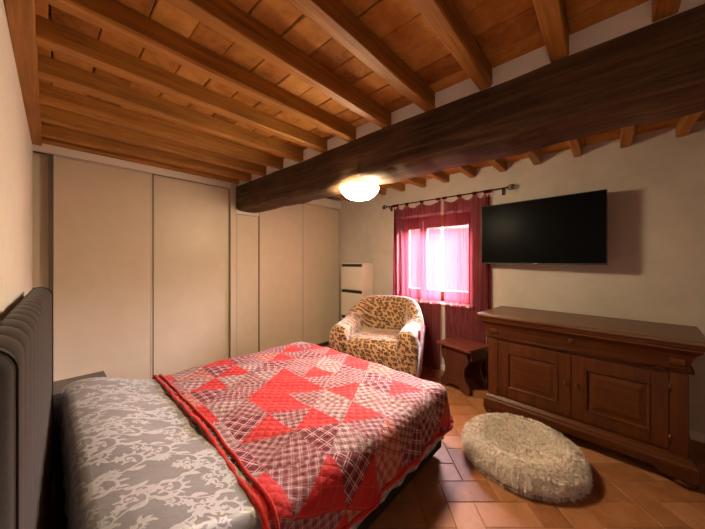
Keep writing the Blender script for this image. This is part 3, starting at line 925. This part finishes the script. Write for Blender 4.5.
# pilasters
for sg in (-1, 1):
    MB().box(-hx-.012, -hx+.01, sg*hy-(.085 if sg > 0 else 0), sg*hy+(.085 if sg < 0 else 0), .195, .757).build('pilaster', M['dresser_z'], dr, bevel=.004)
    # carved console block in the frieze
    cy = sg*(hy-.05)
    ol = [(-hx-.006, .79), (-hx-.018, .80), (-hx-.022, .82), (-hx-.018, .845), (-hx-.03, .875), (-hx-.050, .90), (-hx-.058, .91), (-hx, .91), (-hx, .79)]
    MB().prism(ol, cy-.035, cy+.035, 'y').build('carved_console', M['dresser_z'], dr, bevel=.006)
def panel_door(y0, y1, knob_side, hinge_side):
    z0, z1 = .215, .725; xf = -hx-.008; fw = .085
    d = MB()
    d.box(xf, -hx+.008, y0, y0+fw, z0, z1).box(xf, -hx+.008, y1-fw, y1, z0, z1)
    d.box(xf, -hx+.008, y0+fw, y1-fw, z0, z0+fw).box(xf, -hx+.008, y0+fw, y1-fw, z1-fw, z1)
    do = d.build('door', M['dresser_z'], dr, bevel=.004)
    a0, a1, c0, c1 = y0+fw, y1-fw, z0+fw, z1-fw
    p = MB()
    def ring(e, x): return [(x, a0+e, c0+e), (x, a1-e, c0+e), (x, a1-e, c1-e), (x, a0+e, c1-e)]
    rs = [ring(0, -hx-.010), ring(.008, -hx-.013), ring(.016, -hx-.004), ring(.02, -hx+.004), ring(.058, -hx-.006), ring(.060, -hx-.0065)]
    p.grid(rs, closed_v=True, smooth=False); o = len(p.v)
    p.f.append((o-4, o-3, o-2, o-1)); p.sm.append(False)
    p.build('raised_panel', M['dresser_x'], do)
    ky = y0+.035 if knob_side < 0 else y1-.035
    MB().lathe([(.006, 0), (.007, -.012), (.014, -.018), (.013, -.026), (.006, -.030)], (xf, ky, .50), 16, 'x').build('knob', M['brass'], do)
    hy_ = y0-.004 if hinge_side < 0 else y1+.004
    for z in (.29, .64):
        MB().lathe([(.006, -.028), (.006, .028)], (xf-.002, hy_, z), 10).build('hinge', M['brass'], do)
mid = -.016
panel_door(mid+.003, hy-.088, -1, 1)
panel_door(-hy+.088, mid-.003, 1, -1)
MB().lathe([(.019, .0), (.019, -.004), (.013, -.007)], (-hx-.017, mid, .845), 20, 'x').build('keyhole_plate', M['brass'], dr)
MB().box(-hx-.026, -hx-.024, mid-.003, mid+.003, .835, .853).build('keyhole', M['black'], dr)

# ------------------------------------------------------------------ television
tv = thing('television', 'black flat-screen television angled out from the wall above the dresser', 'television', (3.482, .565, 1.463), R(-5.1))
TW, TH = 1.125, .69
MB().box(-.012, .012, -TW/2, TW/2, 0, TH).build('casing', M['tv'], tv, bevel=.004)
MB().box(-.0135, -.0115, -TW/2+.008, TW/2-.008, .016, TH-.008).build('screen', M['tv_screen'], tv)
MB().box(-.0145, -.0115, -.02, .02, .005, .011).build('maker_mark', M['tv_mark'], tv)
MB().box(.012, .055, -.28, .28, .06, .42).build('back_housing', M['tv'], tv, bevel=.01)
mt = MB().tube([(.06, 0, .32), (.12, -.05, .32), (.168, .04, .32)], .018, 8)
mt.build('mount_arm', M['tv'], tv)

# ------------------------------------------------------------------ curtain rod, curtains
RX, RZ = 3.60, 2.352
rod = thing('curtain_rod', 'black wrought iron curtain rod with scroll ends above the window', 'curtain rod', (RX, 1.715, RZ))
MB().tube([(0, -.85, 0), (0, .85, 0)], .008, 10).build('pole', M['iron'], rod)
for sg in (-1, 1):
    b = MB()
    y0 = sg*.85
    b.lathe([(.011, -.008), (.014, 0), (.011, .008)], (0, y0, 0), 12, 'y')
    for up in (1, -1):
        pts = []
        for k in range(26):
            a = k/25*PI*2.6; r_ = .036*(1-k/25*.68)
            pts.append((0, y0 + sg*(.042 + .036*k/25 - r_*math.cos(a)*.9), up*(r_*math.sin(a)*.8 + .004)))
        b.tube(pts, .0055, 6)
    pts = [(0, y0 + sg*(.06 + .022*math.sin(a)), .016*math.cos(a*1.0)) for a in np.linspace(0, PI*2, 18)]
    b.tube(pts, .0055, 6)
    b.build('finial', M['iron'], rod)
    MB().tube([(0, sg*.80, 0), (.0, sg*.80, -.03), (.06, sg*.80, -.035), (XR-RX, sg*.80, -.03)], .006, 8).box(XR-RX-.006, XR-RX, sg*.80-.018, sg*.80+.018, -.07, .02).build('bracket', M['iron'], rod)

def curtain(y0, y1, z_bot, seed, label, bunch, gather=None):
    r = random.Random(seed)
    cx = RX; n = 150; nz = 70
    zt = RZ - .055
    t = thing('curtain', label, 'curtain', (cx, (y0+y1)/2, z_bot), 0, 'curtains at the window')
    ph = [r.uniform(0, 6) for _ in range(6)]
    cyc = 8
    def pos(u, f):
        # f 0 top .. 1 bottom
        dens = u if bunch > 0 else 1-u
        amp = (.011 + .026*f**.6)*(.5 + .8*dens)
        uu = math.sin(u*PI/2) if bunch > 0 else 1-math.sin((1-u)*PI/2)
        y = y0 + (y1-y0)*uu
        k = .75 + .25*f
        x = amp*(math.sin(u*2*PI*cyc + ph[0]) + .5*math.sin(u*2*PI*cyc*1.7 + ph[1] + f) + .35*math.sin(u*2*PI*cyc*.37 + ph[2] + f*2))
        y += .008*math.sin(u*2*PI*cyc*1.1 + ph[3] + f*3)
        x = max(-.04, min(.05, x))
        if gather: y, x = gather(u, f, y, x)
        return x, y
    nt = 5
    zb = z_bot
    rows = []
    for i in range(n+1):
        u = i/n; row = []
        # scalloped top between the tabs
        fr_ = (u*(nt-1)) % 1.0
        scal = .065*max(0, math.sin(PI*fr_))**.8
        for k in range(nz+1):
            f = k/nz
            top = zt + .045 - scal
            z = top + (zb - top)*f
            x, y = pos(u, f)
            row.append((x, y-(y0+y1)/2, z - z_bot))
        rows.append(row)
    MB().grid(rows).build('drape', M['curtain'], t)
    for q in range(nt):
        u = min(max(q/(nt-1), .03), .97); x, y = pos(u, 0); y -= (y0+y1)/2
        w = .028; tabp = []
        for a in np.linspace(-PI/2, PI*1.5, 14):
            tabp.append((.013*math.cos(a), RZ - z_bot + .013*math.sin(a)))
        tabp = [(x, zt+.03-z_bot)] + [(p[0], p[1]) for p in tabp] + [(x+.004, zt+.03-z_bot)]
        MB().grid([[(p[0], y-w, p[1]) for p in tabp], [(p[0], y+w, p[1]) for p in tabp]]).build('tab', M['curtain'], t)
    return t
curtain(1.685, 2.425, .02, 3, 'sheer red voile curtain behind the armchair, covering the left half of the window', .5)
def gath(u, f, y, x):
    # near edge swept up behind the stool and dresser
    k = min(1, max(0, (f-.55)/.25))
    return y, x*(1-.6*k) + .045*k
curtain(1.06, 1.640, .03, 8, 'sheer red voile curtain behind the stool, hanging next to the television', -.5, gath)

# ------------------------------------------------------------------ lamp
lp = thing('ceiling_lamp', 'lit frosted glass bowl lamp fixed under the dark beam', 'ceiling lamp', (1.86, 1.62, 2.036))
prof = [(.012, 0), (.05, .004), (.09, .016), (.125, .036), (.152, .064), (.168, .098), (.172, .104)]
inner = [(r_-.004, z+.004) for r_, z in prof[::-1]]
inner[-1] = (.008, .004)
sh = MB().lathe(prof + inner, (0,0,0), 40).build('shade', M['lamp'], lp)
sh.data.materials.append(M['lamp_in'])
for i, p in enumerate(sh.data.polygons):
    if 40*len(prof) <= i < 40*(len(prof)*2-1): p.material_index = 1
MB().lathe([(.07, .10), (.075, .115), (.075, .135)], (0,0,0), 28).build('mount', M['chrome'], lp)
for a in (0.3, 2.4, 4.5):
    MB().tube([(.06*math.cos(a), .06*math.sin(a), .12), (.15*math.cos(a), .15*math.sin(a), .118), (.178*math.cos(a), .178*math.sin(a), .11), (.178*math.cos(a), .178*math.sin(a), .092)], .005, 6).build('clip', M['chrome'], lp)
MB().lathe([(.006, .05), (.022, .055), (.03, .075), (.022, .095), (.012, .10)], (0,0,0), 16).build('bulb', M['lamp_in'], lp)

# ------------------------------------------------------------------ fluffy pet bed
pb = thing('pet_bed', 'round cream fluffy plush pet bed on the tiles before the dresser', 'pet bed', (2.435, .495, 0))
PR = .405
def prof_z(r):
    f = r/PR
    if f > 1: return None
    rim = .15*math.sqrt(max(0, 1-((f-.74)/.28)**2)) if f > .74 else .155 - .125*max(0, math.cos((f/.74)*PI/2))**.9
    return max(.02, rim)
pr_ = [(0.001, .004), (PR*.9, .004), (PR*.985, .03)]
fs_ = [PR*.998, PR*.99, PR*.97, PR*.93, PR*.87, PR*.8, PR*.72, PR*.6, PR*.45, PR*.3, PR*.15, .001]
pr_ += [(f, prof_z(f)) for f in fs_]
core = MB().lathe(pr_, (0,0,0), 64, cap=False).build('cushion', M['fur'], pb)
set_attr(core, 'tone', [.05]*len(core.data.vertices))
def fur():
    N = 42000; vs = np.zeros((N*7, 3)); fc = []; tone = []
    ncl = 3200
    rc = np.sqrt(rng.random(ncl))*PR*1.02; ac = rng.random(ncl)*2*PI
    cpts = np.stack([rc*np.cos(ac), rc*np.sin(ac)], -1); cdir = rng.random(ncl)*2*PI; ctone = rng.random(ncl)
    lat = rng.random(N)
    for i in range(N):
        a = rng.random()*2*PI
        if lat[i] < .30:     # side wall
            z = rng.random()*.12 + .008; f = .985 - .09*max(0, (z-.06)/.07)**2; r = PR*f
            n = np.array([math.cos(a), math.sin(a), .25 + (z-.05)*5])
        else:
            r = math.sqrt(rng.random())*PR*.97; z = prof_z(r); e = .01
            dz = (prof_z(min(r+e, PR*.985)) - prof_z(max(r-e, 0)))/(2*e)
            dz = max(-2., min(2., dz)); n = np.array([-dz*math.cos(a), -dz*math.sin(a), 1.])
        n /= np.linalg.norm(n)
        p = np.array([r*math.cos(a), r*math.sin(a), z])
        c = np.argmin((cpts[:, 0]-p[0])**2 + (cpts[:, 1]-p[1])**2)
        to = np.array([cpts[c, 0]-p[0], cpts[c, 1]-p[1], 0])
        cd = np.array([math.cos(cdir[c]), math.sin(cdir[c]), -.1])
        L = .015 + .010*rng.random()
        lean = cd*.60 + to*10 + rng.normal(0, .22, 3)
        side = np.cross(n, lean + 1e-4); side /= (np.linalg.norm(side)+1e-9)
        w = .0013
        o = i*7
        for k in range(3):
            f = k/3
            q = p + n*L*(f - .30*f*f) + lean*L*.75*f*f
            vs[o+2*k] = q - side*w*(1-.5*f); vs[o+2*k+1] = q + side*w*(1-.5*f)
        vs[o+6] = p + n*L*.70 + lean*L*.75
        if vs[o+6, 2] < .004: vs[o+6, 2] = .004
        fc += [(o, o+1, o+3, o+2), (o+2, o+3, o+5, o+4), (o+4, o+5, o+6)]
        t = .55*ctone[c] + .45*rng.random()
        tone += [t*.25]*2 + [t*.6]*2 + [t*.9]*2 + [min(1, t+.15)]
    vs[:, 2] = np.maximum(vs[:, 2], .003)
    me = bpy.data.meshes.new('plush_pile'); me.from_pydata([tuple(v) for v in vs.tolist()], [], fc)
    me.materials.append(M['fur'])
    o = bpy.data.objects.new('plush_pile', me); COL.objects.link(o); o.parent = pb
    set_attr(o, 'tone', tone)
fur()

# ------------------------------------------------------------------ light and camera
w = bpy.data.worlds.new('sky'); scene.world = w; w.use_nodes = True
nt = w.node_tree; nt.nodes.clear()
wo = nt.nodes.new('ShaderNodeOutputWorld'); bg = nt.nodes.new('ShaderNodeBackground')
bg.inputs[0].default_value = (.91, .97, 1.0, 1)
# bright sky above lights the room; horizon band made dim to soften the window view
gm = nt.nodes.new('ShaderNodeNewGeometry'); sx = nt.nodes.new('ShaderNodeSeparateXYZ'); mr = nt.nodes.new('ShaderNodeMapRange')
neg = nt.nodes.new('ShaderNodeTexCoord'); nt.links.new(neg.outputs['Generated'], sx.inputs[0])
mr.interpolation_type = 'SMOOTHSTEP'
mr.inputs[1].default_value = .105; mr.inputs[2].default_value = .22; mr.inputs[3].default_value = SKY_LOW; mr.inputs[4].default_value = SKY_HIGH
nt.links.new(sx.outputs[2], mr.inputs[0]); nt.links.new(mr.outputs[0], bg.inputs[1])
nt.links.new(bg.outputs[0], wo.inputs[0])
pl = bpy.data.lights.new('window_portal', 'AREA'); pl.shape = 'RECTANGLE'; pl.size = OY1-OY0; pl.size_y = OZ1-OZ0
pl.cycles.is_portal = True
po = bpy.data.objects.new('window_portal', pl); COL.objects.link(po)
po.location = (XR+.34, (OY0+OY1)/2, (OZ0+OZ1)/2); po.rotation_euler = (0, R(90), 0)

cam = bpy.data.cameras.new('camera'); co = bpy.data.objects.new('camera', cam); COL.objects.link(co)
cam.sensor_width = 36; cam.lens = 36*279/705; cam.clip_start = .02
cam.shift_y = -3.5/705
co.location = (0, 0, 1.5); co.rotation_euler = (R(90), 0, R(42.5-90))
scene.camera = co
vs = scene.view_settings
vs.view_transform = 'Standard'; vs.look = 'None'; vs.gamma = 1; vs.use_curve_mapping = False; vs.exposure = EXPOSURE
scene.cycles.max_bounces = 12; scene.cycles.diffuse_bounces = 6; scene.cycles.transparent_max_bounces = 16
scene.cycles.sample_clamp_indirect = 8
scene.cycles.use_denoising = True
